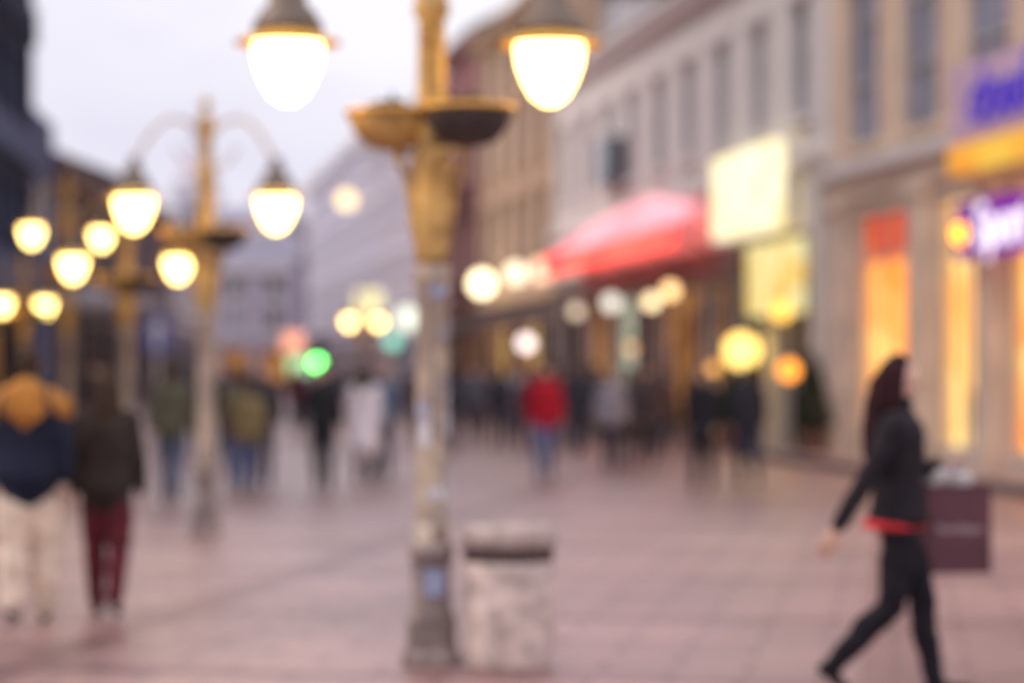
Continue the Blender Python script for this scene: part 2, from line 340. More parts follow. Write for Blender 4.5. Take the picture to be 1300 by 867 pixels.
# raised kerb pavement at right
def frame_rect(name,Y0,Y1,w,h,m,off=.0):
    e=empty(name,(*pt(Y0),0),math.atan2(1,-.163)); bm=bmesh.new(); box(bm,0,(Y1-Y0)*K,off,off+w,0,h); add(bm,'slab',m,e)
    bm=bmesh.new(); box(bm,0,(Y1-Y0)*K,off+w+.002,off+w+.16,0,h+.01); add(bm,'kerb_stone',mat('kerb_granite',(.1,.08,.09),.7),e)
frame_rect('raised_pavement',24,46,1.4,.13,mat('pavement_slab',(.36,.26,.23),.7,scale=2))
# ------------------------------------------------------------------ signs on building A
def sign(name,Y,z0,z1,w,off,m,txt=None,tm=None,ts=.5):
    e=empty(name,(*pt(Y),0),math.atan2(1,-.163)); bm=bmesh.new(); box(bm,-w/2,w/2,off,off+.12,z0,z1); bmesh.ops.bevel(bm,geom=bm.edges[:],offset=.03,segments=2); add(bm,'panel',m,e)
    bm=bmesh.new(); 
    for x in (-w*.3,w*.3): box(bm,x-.03,x+.03,0,off-.002,(z0+z1)/2-.03,(z0+z1)/2+.03)
    add(bm,'bracket',M_black,e)
    if txt:
        c=bpy.data.curves.new('lettering','FONT'); c.body=txt; c.size=ts; c.extrude=.02; c.align_x='CENTER'; c.align_y='CENTER'; c.materials.append(tm); c.offset=.005
        o=bpy.data.objects.new('lettering',c); COL.objects.link(o); o.parent=e; o.location=(0,off+.15,(z0+z1)/2); o.rotation_euler=(math.radians(90),0,math.pi)
    return e
M_purple=emat('purple_lightbox',(.2,.015,.36),.8,(.32,.03,.5),1); M_letw=emat('white_letters',(1,.85,1),1.5)
sign('shop_sign',35.2,3.35,4.2,4.1,.42,M_purple,'Sport',M_letw,.95)
sign('shop_sign',35.4,4.66,5.1,4.4,.42,emat('orange_lightbox',(1,.22,.03),1.0,(1,.65,.1),1.6))
sign('shop_sign',35.3,5.12,6.3,4.4,.42,mat('pale_lilac_panel',(.72,.5,.66),.6),'cloud',emat('blue_letters',(.08,.04,.55),.9),1.15)
# ------------------------------------------------------------------ wall lamps
LAMPM={}
def wall_lamp(Y,z,r,col,st,off=.35):
    k=(col,st)
    if k not in LAMPM: LAMPM[k]=emat('lamp_glow',col,st)
    e=empty('wall_lamp',(*pt(Y),z),math.atan2(1,-.163)); bm=bmesh.new()
    off=off+r
    lathe(bm,[(0,-r),(r*.5,-r*.87),(r*.87,-r*.5),(r,0),(r*.87,r*.5),(r*.5,r*.87),(0,r)],(0,off,0),16); add(bm,'globe',LAMPM[k],e,True)
    bm=bmesh.new(); loft(bm,[(0,0,r+.1),(0,off*.6,r+.22),(0,off,r+.12),(0,off,r*.9)],[.025]*4,n=6); lathe(bm,[(.1,0),(.1,.04)],(0,0,r+.08),8); add(bm,'bracket',M_black,e)
WW=(1,.76,.42); 
for Y,z,r,c,s in ((84,4.65,.42,(1,.84,.5),4.5),(77.5,4.75,.32,(1,.84,.58),2.6),(72.6,4.65,.34,(1,.66,.45),2.2),(76,2.5,.24,(1,.82,.78),3),
    (58.4,3.3,.18,WW,3.0),(56.4,3.5,.18,(1,.64,.28),3.2),(49.3,2.05,.36,(1,.66,.17),3),(46.4,1.65,.2,(1,.33,.04),3),(46.9,2.8,.2,(1,.55,.1),2.4),
    (133,11,.5,(1,.72,.38),2.6),(36.9,3.72,.17,(1,.36,.02),5),(63,3.4,.22,(1,.93,.78),1.6),(68,3.3,.18,(1,.76,.55),1.6),(100,2.6,.28,(1,.75,.45),2),(105,3.9,.5,(.95,1,.8),1.6),(112,3,.33,(.25,.8,.6),1.8),
    (61,2.2,.12,(1,.55,.22),1.8),(52.5,1.7,.13,(1,.45,.1),2)):
    wall_lamp(Y,z,r,c,s)
# ------------------------------------------------------------------ street lamps
M_post=mat('lamp_post_paint',(.34,.27,.23),.5,.1,.25,5,bump=.2,col2=(.55,.43,.3)); M_lamplit=mat('lamp_post_lamplit_ochre',(.4,.22,.06),.5,.1,.25,6,bump=.2,col2=(.75,.46,.14)); M_grime=mat('lamp_post_base_iron',(.2,.15,.14),.6,.2,.3,5,bump=.3,col2=(.34,.27,.23))  # upper-post ochre has the lantern glow painted into its colour
M_brass=mat('brass_rim',(.8,.42,.07),.4,.3,.15,4); M_cap=mat('lantern_cap',(.15,.11,.08),.4,.3,.2,6)
M_lant=emat('lantern_glass',(1,.66,.2),11.0)
M_leaf=mat('foliage',(.06,.06,.025),.7,var=.5,scale=20); M_bowl=mat('planter_bowl',(.04,.028,.025),.6,var=.3,scale=8)
M_st=[mat('sticker_blue',(.28,.31,.45),.5,var=.4,scale=20),mat('sticker_white',(.6,.58,.6),.5,var=.3,scale=25),mat('sticker_grey',(.35,.33,.4),.5,var=.4,scale=20),mat('sticker_cream',(.6,.52,.4),.5,var=.3,scale=20)]
def street_lamp(x,y,rot=0,near=False,h=0.0,arms=((-.78),(.7)),bowls=True):
    e=empty('street_lamp',(x,y,0),rot)
    bm=bmesh.new()
    lathe(bm,[(.165,0),(.165,.07),(.14,.1),(.138,.26),(.12,.3),(.11,.34),(.105,.56),(.125,.6),(.125,.66),(.1,.7)],n=20); add(bm,'base',M_grime,e,False)
    bm=bmesh.new(); bmg=bmesh.new()
    H=3.9+h
    lathe(bm,[(.098,.69),(.09,.8),(.086,1.5),(.082,2.1),(.1,2.13),(.11,2.17),(.1,2.21),(.09,2.24)],n=20)
    lathe(bmg,[(.09,2.241),(.095,2.3),(.1,2.6),(.1,2.72),(.12,2.76),(.12,2.82),(.09,2.86),(.08,3.2),(.075,H-.3),(.1,H-.27),(.1,H-.2),(.07,H-.15),(.065,H+.25),(.09,H+.28),(.09,H+.33),(.03,H+.4),(.05,H+.5),(.0,H+.62)],n=20)
    for k in range(4): # scroll consoles under the planters
        a=k*math.pi/2+.1; ca,sa=math.cos(a),math.sin(a)
        loft(bmg,[(.09*ca,.09*sa,2.35),(.1*ca,.1*sa,2.45),(.115*ca,.115*sa,2.62),(.14*ca,.14*sa,2.74),(.2*ca,.2*sa,2.83)],[.015,.025,.025,.025,.02],n=6)
    add(bm,'shaft',M_post,e,True); add(bmg,'upper_shaft',M_lamplit,e,True)
    bm=bmesh.new(); zb=2.98+h
    for ax in arms:
        s=1 if ax>0 else -1; ax=abs(ax)
        pts=[];top=H+.0
        for i in range(13):
            t=i/12; a=math.pi*t
            pts.append((s*(ax/2-ax/2*math.cos(a))*1.0,0,top+.36*math.sin(a)-(.0 if t<.5 else (t-.5)*2*(top-(zb+.62)))))
        loft(bm,pts,[.018]*13,side=(0,1,0),n=8)
        pts=[(s*(.06+.16*(1-math.cos(a))/2*1.6),0,H-.2+.25*a/math.pi+.03*math.sin(a*3)) for a in [math.pi*i/8 for i in range(9)]]
        loft(bm,pts,[.014]*9,side=(0,1,0),n=6)
    add(bm,'arms',M_lamplit,e,True)
    bm=bmesh.new(); bg=bmesh.new(); br=bmesh.new()
    for ax in arms:
        c=(ax,0,zb+.0)
        lathe(bg,[(0,.15),(.04,.155),(.1,.2),(.145,.28),(.178,.37),(.19,.46),(.187,.52),(.17,.548)],c,24)
        lathe(br,[(.192,.49),(.27,.475),(.3,.485),(.27,.505),(.21,.53),(.19,.545)],c,24)
        lathe(bm,[(.2,.55),(.195,.59),(.16,.64),(.155,.66),(.11,.7),(.1,.76),(.06,.8),(.05,.86),(.03,.9)],c,24)
    add(bm,'lantern_caps',M_cap,e,True); add(bg,'lantern_glass',M_lant,e,True); add(br,'lantern_rims',M_brass,e,True)
    if bowls:
        bl=bmesh.new(); rim=bmesh.new(); brk=bmesh.new()
        for bx,by,bmat in ((.2,-.16,M_bowl),(-.22,.1,M_lamplit)):  # one bowl coloured as lit by the lanterns, the other kept dark
            bb=bmesh.new()
            zc=2.88+h*.5
            lathe(bb,[(.04,0),(.13,.02),(.2,.08),(.245,.17),(.25,.2),(.235,.2),(.2,.17)],(bx,by,zc),24)
            lathe(rim,[(.25,.2),(.268,.205),(.268,.225),(.245,.23),(.236,.205)],(bx,by,zc),24)
            ps=[]
            for _ in range(500 if near else 120):
                a=random.uniform(0,6.28); r=.24*math.sqrt(random.random()); ps.append((bx+r*math.cos(a),by+r*math.sin(a),zc+.18+random.uniform(0,.1)*(1.2-r/.24)+.02*math.sin(a*5)))
            leaves(bl,ps,.03)
            box(brk,min(0,bx),max(0,bx),by-.015,by+.015,zc-.03,zc+.0)
            box(brk,-.015,.015,min(0,by)-.0,max(0,by),zc-.062,zc-.032)
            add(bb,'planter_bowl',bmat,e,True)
        add(brk,'planter_brackets',M_lamplit,e); add(rim,'planter_rims',M_brass,e,True); add(bl,'planter_foliage',M_leaf,e)
    if near:
        for i in range(18):
            z=random.choice([.75,1.0,1.3,1.5,1.7,1.9,2.0])+random.uniform(-.1,.1); a0=random.uniform(3.4,6.0)-rot; w=random.uniform(.5,1.6); hh=random.uniform(.05,.16); r=.0985-.0035*i/18
            if i==0: z,a0,w,hh,r=.4,4.3,1.1,.15,.114
            bm=bmesh.new(); n=6; vs=[[bm.verts.new(((r+.003*(z<.9))*math.cos(a0+w*k/n),(r+.003*(z<.9))*math.sin(a0+w*k/n),z+q*hh)) for k in range(n+1)] for q in (0,1)]
            for k in range(n): bm.faces.new([vs[0][k],vs[0][k+1],vs[1][k+1],vs[1][k]])
            add(bm,'sticker',M_st[i%4],e,True)
    return e
street_lamp(-.449,13.5,.05,True,0,(-.8,.66))
street_lamp(-3.05,24.1,0,False,-.1,(-.72,.7))
street_lamp(-5.57,34.9,.1,False,-.2,(-.76,.74))
street_lamp(-8.1,44,.75,False,.75,(-.74,.74))
street_lamp(-10.5,52,1.12,False,-.3,(-.74,.74))
street_lamp(-4.9,80,.9,False,-.1,(-.72,.72))
# ------------------------------------------------------------------ litter bin
M_conc=mat('aggregate_concrete',(.6,.48,.42),.9,var=.3,scale=10,bump=.8)
e=empty('litter_bin',(-.02,13.45,0)); bm=bmesh.new()
lathe(bm,[(.235,0),(.245,.02),(.252,.06),(.255,.56),(.248,.59)],n=40); add(bm,'body',M_conc,e,True)
bm=bmesh.new(); lathe(bm,[(.225,.591),(.225,.67)],n=32)
for k in range(24): a=k*math.pi/12; lathe(bm,[(.012,.59),(.012,.675)],(.24*math.cos(a),.24*math.sin(a),0),6)
add(bm,'slot_band',mat('bin_slot',(.12,.08,.07),.7),e)
bm=bmesh.new(); lathe(bm,[(.25,.675),(.266,.685),(.27,.76),(.26,.785),(.18,.795),(.175,.72),(.17,.6)],n=40); add(bm,'rim',mat('bin_rim_concrete',(.46,.37,.33),.8,var=.3,scale=12,bump=.5),e,True)
# ------------------------------------------------------------------ potted cypress
def cypress(x,y,h):
    e=empty('potted_cypress',(x,y,0)); bm=bmesh.new(); lathe(bm,[(.18,0),(.26,.1),(.3,.42),(.33,.45),(.33,.5),(.27,.5),(.25,.42)],n=20); add(bm,'pot',mat('terracotta',(.18,.1,.08),.8),e,True)
    bm=bmesh.new(); loft(bm,[(0,0,.4),(.02,0,h*.5),(0,0,h*.95)],[.04,.03,.008],n=8)
    for i in range(40):
        z=.55+(h-.7)*i/40; a=i*2.4; r=.3*(1-(z-.5)/(h-.4)); loft(bm,[(0,0,z),(r*math.cos(a),r*math.sin(a),z+.2)],[.01,.004],n=5)
    add(bm,'trunk',M_dark,e)
    bm=bmesh.new(); ps=[]
    while len(ps)<3500:
        z=random.uniform(.5,h); t=(z-.5)/(h-.5); R=.46*min(1,t*5+.4)*(1-t**1.6)+.02; a=random.uniform(0,6.28); R*=.85+.25*noise.noise(Vector((math.cos(a)*2,math.sin(a)*2,z*4)))
        r=R*math.sqrt(random.uniform(.3,1)); ps.append((r*math.cos(a),r*math.sin(a),z))
    leaves(bm,ps,.045); add(bm,'foliage',mat('cypress_foliage',(.03,.045,.025),.8,var=.5,scale=6),e)
cypress(5.5,44.4,2.0); cypress(4.6,50.5,1.7)
# ------------------------------------------------------------------ cafe umbrellas
def umbrella(x,y,col):
    e=empty('cafe_umbrella',(x,y,0)); bm=bmesh.new(); lathe(bm,[(.3,0),(.3,.06),(.04,.1),(.025,.2),(.025,3.7),(0,3.8)],n=12); add(bm,'pole',M_black,e)
    bm=bmesh.new(); n=8; R=1.7; ap=bm.verts.new((0,0,3.75)); ring=[bm.verts.new((R*math.cos(i*math.pi/4),R*math.sin(i*math.pi/4),3.2)) for i in range(n)]; low=[bm.verts.new((R*1.0*math.cos(i*math.pi/4),R*math.sin(i*math.pi/4),3.0)) for i in range(n)]
    for i in range(n): j=(i+1)%n; bm.faces.new([ap,ring[i],ring[j]]); bm.faces.new([ring[i],low[i],low[j],ring[j]])
    add(bm,'canopy',mat('umbrella_cloth',col,.8),e)
umbrella(-10.0,58,(.2,.17,.18)); umbrella(-10.4,63,(.16,.13,.14))
# ------------------------------------------------------------------ signs / traffic light
e=empty('traffic_sign',(-5.86,40,0)); bm=bmesh.new(); lathe(bm,[(.03,0),(.03,2.6)],n=10); add(bm,'pole',M_frame,e)
bm=bmesh.new(); box(bm,-.22,.22,-.06,-.03,1.95,2.55); bmesh.ops.bevel(bm,geom=bm.edges[:],offset=.012,segments=2); add(bm,'plate',mat('sign_blue',(.05,.09,.3),.4,var=.1),e)
bm=bmesh.new(); box(bm,-.04,.04,-.064,-.061,2.0,2.3); quad(bm,(-.12,-.062,2.3),(.12,-.062,2.3),(.02,-.062,2.48),(-.02,-.062,2.48)); add(bm,'arrow',M_white,e)
def tl(x,y,z,col,st,r=.22):
    e=empty('traffic_light',(x,y,0)); bm=bmesh.new(); lathe(bm,[(.06,0),(.05,z-.6)],n=10); box(bm,-.28,.28,-.1,.2,z-.35,z+1.2); add(bm,'housing',M_black,e)
    bm=bmesh.new()
    for q in range(24):
        a=2*math.pi*q/24; b=2*math.pi*(q+1)/24; quad(bm,(0,-.12,z),(r*math.cos(a),-.115,z+r*math.sin(a)),(r*math.cos(b),-.115,z+r*math.sin(b)),(0,-.12,z-.0001))
    add(bm,'green_lens',emat('green_lens',col,st),e)
    bm=bmesh.new()
    for dz in (.42,.84):
        for q in range(16):
            a=2*math.pi*q/16; b=2*math.pi*(q+1)/16; quad(bm,(0,-.12,z+dz),(.17*math.cos(a),-.115,z+dz+.17*math.sin(a)),(.17*math.cos(b),-.115,z+dz+.17*math.sin(b)),(0,-.12,z+dz-.0001))
    add(bm,'unlit_lenses',M_glassd,e)
tl(-8.05,100,1.95,(.14,1,.16),12)
def board(name,x,y,z0,z1,w,m):
    e=empty(name,(x,y,0)); bm=bmesh.new(); box(bm,-w/2,w/2,0,.12,z0,z1); bmesh.ops.bevel(bm,geom=bm.edges[:],offset=.02,segments=1); add(bm,'lit_panel',m,e)
    bm=bmesh.new(); box(bm,-.05,.05,.13,.2,0,z1+.1); add(bm,'post',M_black,e)
board('illuminated_sign',-9.6,106,2.5,3.3,.9,emat('salmon_sign',(1,.4,.25),1.6)); board('illuminated_sign',-8.9,101,1.5,2.2,.9,emat('mint_sign',(.6,1,.5),1.2))
board('illuminated_sign',-6.4,108,4.0,5.2,1.2,emat('cream_sign',(1,.9,.5),1.5))
# ------------------------------------------------------------------ people
SK=mat('skin',(.58,.35,.26),.55,var=.06,scale=20)
MC={}
def cloth(c,name='fabric'):
    k=(c,name)
    if k not in MC: MC[k]=mat(name,c,.85,var=.22,scale=9,bump=.25,spec=.2)
    return MC[k]
M_eye=mat('eye_white',(.7,.68,.65),.3,var=.02); M_iris=mat('iris',(.05,.03,.02),.2,var=.1); M_lip=mat('lips',(.45,.16,.14),.5,var=.1)
def walkpose(k=.8,arm=.6,lead=1,w=1.0):
    J={}
    for s,sg in (('R',1),('L',-1)):
        f=sg*lead
        hip=Vector((.09*sg*w,0,.92))
        if f>0: kn=Vector((.095*sg,.16*k,.505)); an=Vector((.09*sg,.22*k+.0,.09)); pitch=.15*k
        else: kn=Vector((.095*sg,-.02*k,.49)); an=Vector((.09*sg,-.27*k,.09+.08*k)); pitch=-.55*k
        J['hip'+s]=hip; J['kn'+s]=kn; J['an'+s]=an; J['fp'+s]=pitch
        J['sh'+s]=Vector((.175*sg*w,-.01,1.42)); g=-f*arm
        J['el'+s]=Vector((.235*sg*w,-.02+.14*g,1.14)); J['wr'+s]=Vector((.24*sg*w,.05+.3*g,.9+.03*abs(g)))
    J['headyaw']=0; J['lean']=.02*k
    return J
def hand(bm,wr,d,palm,thumb,r=1,curl=.5):
    d=d.normalized(); palm=(palm-d*palm.dot(d)).normalized(); th=d.cross(palm).normalized()
    if th.dot(thumb)<0: th=-th
    loft(bm,[wr-d*.02,wr+d*.03,wr+d*.085],[(.024*r,.017*r),(.036*r,.014*r),(.04*r,.012*r)],side=th,n=10)
    for i,(o,l) in enumerate(((.03,.072),(.011,.08),(-.009,.074),(-.028,.058))):
        p=wr+d*.085*r+th*o*r; pts=[p-d*.02]
        for j in range(3):
            ang=curl*(.5+.4*j)
            dd=(d*math.cos(ang)+palm*math.sin(ang)); p=p+dd*l*(.42,.32,.26)[j]*r; pts.append(p.copy())
        loft(bm,pts,[.0092*r,.009*r,.0082*r,.007*r],side=th,n=8)
    p=wr+d*.025+th*.025; loft(bm,[p,p+(d*.6+th*.7)*.035+palm*.008,p+(d*.8+th*.6)*.06+palm*.015,p+d*.085+th*.035+palm*.03],[.013,.012,.01,.008],side=palm,n=8)
def person(x,y,head,H=1.75,top=(.05,.05,.06),bottom=(.04,.05,.08),hair=(.03,.02,.015),shoe=(.03,.025,.02),J=None,vox=.02,coat=0,longhair=False,hood=None,slim=1.0,name='pedestrian',bulk=1.0,hem=None,legw=1.2,hairlen=.35,hairw=1.0,flare=0):
    J=J or walkpose(); e=empty(name,(x,y,0),head); sc=H/1.75; e.scale=(sc,sc,sc)
    bm=bmesh.new(); segs=[]
    T,Bm,SKN,SH=0,1,2,3
    def L_(pts,rad,mi,side=(1,0,0),n=14):
        loft(bm,pts,rad,side,n); 
        for i in range(len(pts)-1):
            ra=rad[i] if not isinstance(rad[i],tuple) else sum(rad[i])/2; rb=rad[i+1] if not isinstance(rad[i+1],tuple) else sum(rad[i+1])/2
            segs.append((Vector(pts[i]),Vector(pts[i+1]),ra,rb,mi))
    ln=J['lean']; w=slim; b=bulk
    yo=lambda z:ln*(z-.9)/.5*1.0
    L_([(0,0,.86),(0,0,.92),(0,yo(.97),.97)],[(.15*w,.11*w),(.165*w,.12*w),(.16*w,.115*w)],Bm)
    zs=[(.93,.172+flare,.124+flare),(1.0,.165+flare*.6,.12+flare*.6),(1.1,.153,.113),(1.22,.165,.122),(1.34,.188,.125),(1.41,.178,.108),(1.455,.12,.085),(1.48,.08,.07)]
    L_([(0,yo(z),z) for z,_,_ in zs],[(a*w*b,c*w*b) for _,a,c in zs],T)
    L_([(0,yo(1.46),1.46),(0,yo(1.5)+.005,1.52),(0,yo(1.55)+.012,1.58)],[(.058,.058),(.05,.052),(.05,.052)],SKN)
    for s,sg in (('R',1),('L',-1)):
        hip,kn,an=J['hip'+s],J['kn'+s],J['an'+s]; lw=legw*w
        mid=(hip+kn)/2+Vector((0,.01,0)); cal=kn*.65+an*.35+Vector((0,-.015,0))
        L_([hip,mid,kn,cal,an],[min(.098,.088*lw),.078*lw,.06*lw,.058*lw,.044*lw],Bm)
        p=J['fp'+s]; f=Vector((0,math.cos(p),math.sin(p))); up=Vector((0,-math.sin(p),math.cos(p)))
        heel=an-f*.035-up*.05; L_([an,an-up*.03],[.04,.04],SH)
        L_([heel,heel+f*.06+up*.006,heel+f*.14,heel+f*.2-up*.004],[(.034,.034),(.037,.036),(.043,.028),(.034,.02)],SH)
        sh,el,wr=J['sh'+s],J['el'+s],J['wr'+s]; sh=sh+Vector((0,yo(1.42),0))
        L_([Vector((.09*sg*w,yo(1.42),1.415)),sh],[.06*b,.064*b],T)
        L_([sh,(sh+el)/2,el,(el+wr)/2,wr],[.062*b*w,.052*b*w,.045*b*w,.043*b*w,.032*b],T,side=(0,1,0))
    if coat:
        L_([(0,yo(1.05),1.08),(0,0,.95),(0,-.0,.95-coat*.5),(0,0,.95-coat)],[(.16*w*b,.12*w*b),(.178*w*b,.14*w*b),(.195*w*b,.17*w*b),(.205*w*b,.2*w*b)],T)
    if hood:
        L_([(-.11,-.02,1.45),(-.07,-.1,1.47),(0,-.13,1.48),(.07,-.1,1.47),(.11,-.02,1.45),(.07,.06,1.43),(0,.08,1.42)],[(.06,.06)]*7,4,side=(0,0,1))
        L_([(0,-.14,1.27),(0,-.155,1.36),(0,-.13,1.47),(0,-.1,1.52)],[(.12,.035),(.19,.05),(.15,.06),(.09,.05)],4)
        L_([(-.2,0,1.36),(-.1,-.02,1.41),(.1,-.02,1.41),(.2,0,1.36)],[(.12,.1),(.16,.09),(.16,.09),(.12,.1)],4,side=(0,1,0))
    hy=J['headyaw']; Rm=Matrix.Rotation(hy,4,'Z'); hb=Vector((0,yo(1.55)+.01,1.515))
    HT=lambda p:hb+Rm@Vector(p)
    hs=[(0.0,.05,.022,.018),(.02,.043,.042,.035),(.05,.02,.057,.064),(.085,.006,.067,.084),(.125,0,.074,.094),(.165,-.004,.073,.094),(.2,-.006,.058,.076),(.222,-.006,.033,.042)]
    sd=Rm@Vector((1,0,0))
    L_([HT((0,yy,z)) for z,yy,_,_ in hs],[(a,c) for _,_,a,c in hs],SKN,side=sd,n=18)
    L_([HT((0,.094,.118)),HT((0,.104,.1)),HT((0,.108,.088))],[.008,.011,.014],SKN)
    for sg in (1,-1): L_([HT((.074*sg,-.005,.085)),HT((.08*sg,-.01,.12))],[(.007,.013),(.008,.018)],SKN)
    me=remesh(bm,vox); 
    nv=len(me.vertices); C=np.empty(nv*3,'f'); me.vertices.foreach_get('co',C); C=C.reshape(-1,3)
    if vox<.012:
        Nn=np.empty(nv*3,'f'); me.vertices.foreach_get('normal',Nn); Nn=Nn.reshape(-1,3)
        for i in range(nv):
            z=C[i,2]
            if .12<z<1.44: C[i]+=Nn[i]*.009*noise.noise(Vector((C[i,0]*9,C[i,1]*9,z*16)))
        me.vertices.foreach_set('co',C.ravel())
    npoly=len(me.polygons); ctr=np.empty(npoly*3,'f'); me.polygons.foreach_get('center',ctr); ctr=ctr.reshape(-1,3)
    best=np.full(npoly,1e9); idx=np.zeros(npoly,'i')
    for a,bb,ra,rb,mi in segs:
        a=np.array(a); d=np.array(bb)-a; t=np.clip(((ctr-a)@d)/max(1e-9,d@d),0,1); D=np.linalg.norm(ctr-(a+t[:,None]*d),axis=1)-(ra+(rb-ra)*t)
        if mi==T: D=D-.006
        m=D<best; best[m]=D[m]; idx[m]=mi
    me.polygons.foreach_set('material_index',idx.astype('i'))
    mats=[cloth(top,'jacket_cloth'),cloth(bottom,'trouser_cloth'),SK,cloth(shoe,'shoe_leather'),cloth(hood or top,'hood_cloth')]
    add(me,'body',mats,e,True)
    bm=bmesh.new()
    for s,sg in (('R',1),('L',-1)):
        d=(J['wr'+s]-J['el'+s]); d.normalize(); wr=J['wr'+s]+d*.018
        hand(bm,wr,d,J.get('palm'+s,Vector((-sg,0,0))),Vector((0,1,.2)),curl=J.get('curl'+s,.5))
    if vox<.012: add(remesh(bm,.0035,2),'hands',SK,e,True)
    else: add(bm,'hands',SK,e,True)
    bm=bmesh.new(); bi=bmesh.new()
    for sg in (1,-1):
        for q,(rr,yy) in ((bm,(.012,.078)),(bi,(.0065,.0855))):
            c=HT((.031*sg,yy,.113)); lathe(q,[(0,-rr),(rr*.7,-rr*.7),(rr,0),(rr*.7,rr*.7),(0,rr)],c,10)
    add(bm,'eyes',M_eye,e,True); add(bi,'irises',M_iris,e,True)
    bm=bmesh.new(); loft(bm,[HT((-.024,.078,.052)),HT((0,.085,.053)),HT((.024,.078,.052))],[(.003,.003),(.008,.005),(.003,.003)],side=(0,0,1),n=8); add(bm,'mouth',M_lip,e,True)
    bm=bmesh.new()
    hw=hairw
    cs=[(.06,-.045,.066,.06),(.1,-.028,.078,.078),(.14,-.022,.083,.09),(.175,-.016,.08,.094),(.205,-.012,.066,.083),(.232,-.01,.04,.05)]
    loft(bm,[HT((0,yy,z)) for z,yy,_,_ in cs],[(a,c) for _,_,a,c in cs],side=sd,n=18)
    if longhair:
        hl=hairlen
        loft(bm,[HT((0,-.02,.16)),HT((0,-.05*hw,.08)),HT((0,-.075*hw,-.02)),HT((0,-.09*hw,-.12*hl/.35)),HT((0,-.1*hw,-.22*hl/.35)),HT((0,-.095*hw,-.3*hl/.35))],[(.082,.09),(.088,.076*hw),(.096,.068*hw),(.105,.062*hw),(.095,.05*hw),(.05,.03)],side=sd,n=16)
        for sg in (1,-1): loft(bm,[HT((.066*sg,.02,.17)),HT((.078*sg,.01,.1)),HT((.085*sg,.0,0)),HT((.085*sg,.0,-.12)),HT((.075*sg,.01,-.2))],[.024,.028,.032,.028,.014],n=8)
    me=remesh(bm,min(vox,.012),2)
    for v in me.vertices: v.co+=v.normal*.006*noise.noise(Vector((v.co.x*60,v.co.y*60,v.co.z*8)))
    add(me,'hair',cloth(hair,'hair'),e,True)
    if hem:
        bm=bmesh.new(); q=w*b; lathe(bm,[(.13*q,.875),((.152+flare)*q,.88),((.154+flare)*q,.91),(.14*q,.925)],(0,-.02,0),32,1,.86); add(bm,'shirt_hem',cloth(hem,'shirt_cloth'),e,True)
    return e
def clone(e,x,y,h,s=1):
    n=empty('pedestrian',(x,y,0),h); n.scale=e.scale*s
    for c in list(e.children):
        o=bpy.data.objects.new(c.name.split('.')[0],c.data); COL.objects.link(o); o.parent=n
# woman walking with a shopping bag (heads to the right)
J=dict(hipR=Vector((.085,0,.9)),hipL=Vector((-.085,0,.9)),knL=Vector((-.08,.14,.5)),anL=Vector((-.07,.2,.09)),fpL=.05,
       knR=Vector((.08,-.05,.48)),anR=Vector((.08,-.34,.185)),fpR=-.75,
       shR=Vector((.17,-.05,1.40)),elR=Vector((.21,-.2,1.13)),wrR=Vector((.22,-.34,.9)),
       shL=Vector((-.17,.0,1.40)),elL=Vector((-.2,.06,1.13)),wrL=Vector((-.17,.24,1.2)),headyaw=-.35,lean=.0,curlL=1.1,curlR=.6,palmL=Vector((0,0,-1)))
person(1.94,12.15,-math.pi/2,1.71,top=(.018,.014,.018),bottom=(.012,.01,.014),hair=(.025,.007,.009),shoe=(.015,.012,.012),J=J,vox=.009,slim=.94,bulk=1.2,longhair=True,hem=(.7,.05,.06),legw=1.3,hairlen=.4,hairw=1.3,flare=.012,name='woman_walking')
# bag: hangs from her left hand
e=empty('shopping_bag',(2.26,12.32,0),.12); bm=bmesh.new()
zb,zt=.62,1.07
w,dp=.165,.07
front=[(-w,-dp,zb),(w,-dp,zb),(w,-dp,zt),(-w,-dp,zt)]; back=[(-w,dp,zb),(w,dp,zb),(w,dp,zt),(-w,dp,zt)]
quad(bm,*front); quad(bm,*back); quad(bm,(-w,-dp,zb),(w,-dp,zb),(w,dp,zb),(-w,dp,zb))
for s in (-1,1):
    quad(bm,(s*w,-dp,zb),(s*w,-dp,zt),(s*(w-.035),0,zt),(s*(w-.005),0,zb)); quad(bm,(s*w,dp,zb),(s*w,dp,zt),(s*(w-.035),0,zt),(s*(w-.005),0,zb))
add(bm,'paper_body',mat('bag_paper',(.085,.022,.034),.5,var=.2,scale=6,bump=.15),e)
bm=bmesh.new()
for yy in (-.055,.055):
    loft(bm,[(-.07,yy,zt-.02),(-.06,yy*.8,zt+.06),(-.03,yy*.3-.01,zt+.125),(0,-.01,zt+.145),(.03,yy*.3-.01,zt+.125),(.06,yy*.8,zt+.06),(.07,yy,zt-.02)],[.005]*7,n=6)
add(bm,'handles',mat('bag_cord',(.6,.5,.5),.7),e)
bm=bmesh.new(); ps=[(random.uniform(-.11,.06),random.uniform(-.04,.04),zt+random.uniform(-.02,.08)) for _ in range(90)]; leaves(bm,ps,.05); add(bm,'tissue_paper',M_white,e)
c=bpy.data.curves.new('lettering','FONT'); c.body='boutique'; c.size=.065; c.align_x='CENTER'; c.materials.append(mat('bag_print',(.5,.4,.42),.6)); o=bpy.data.objects.new('lettering',c); COL.objects.link(o); o.parent=e; o.location=(0,-dp-.003,.83); o.rotation_euler=(math.pi/2,0,0)
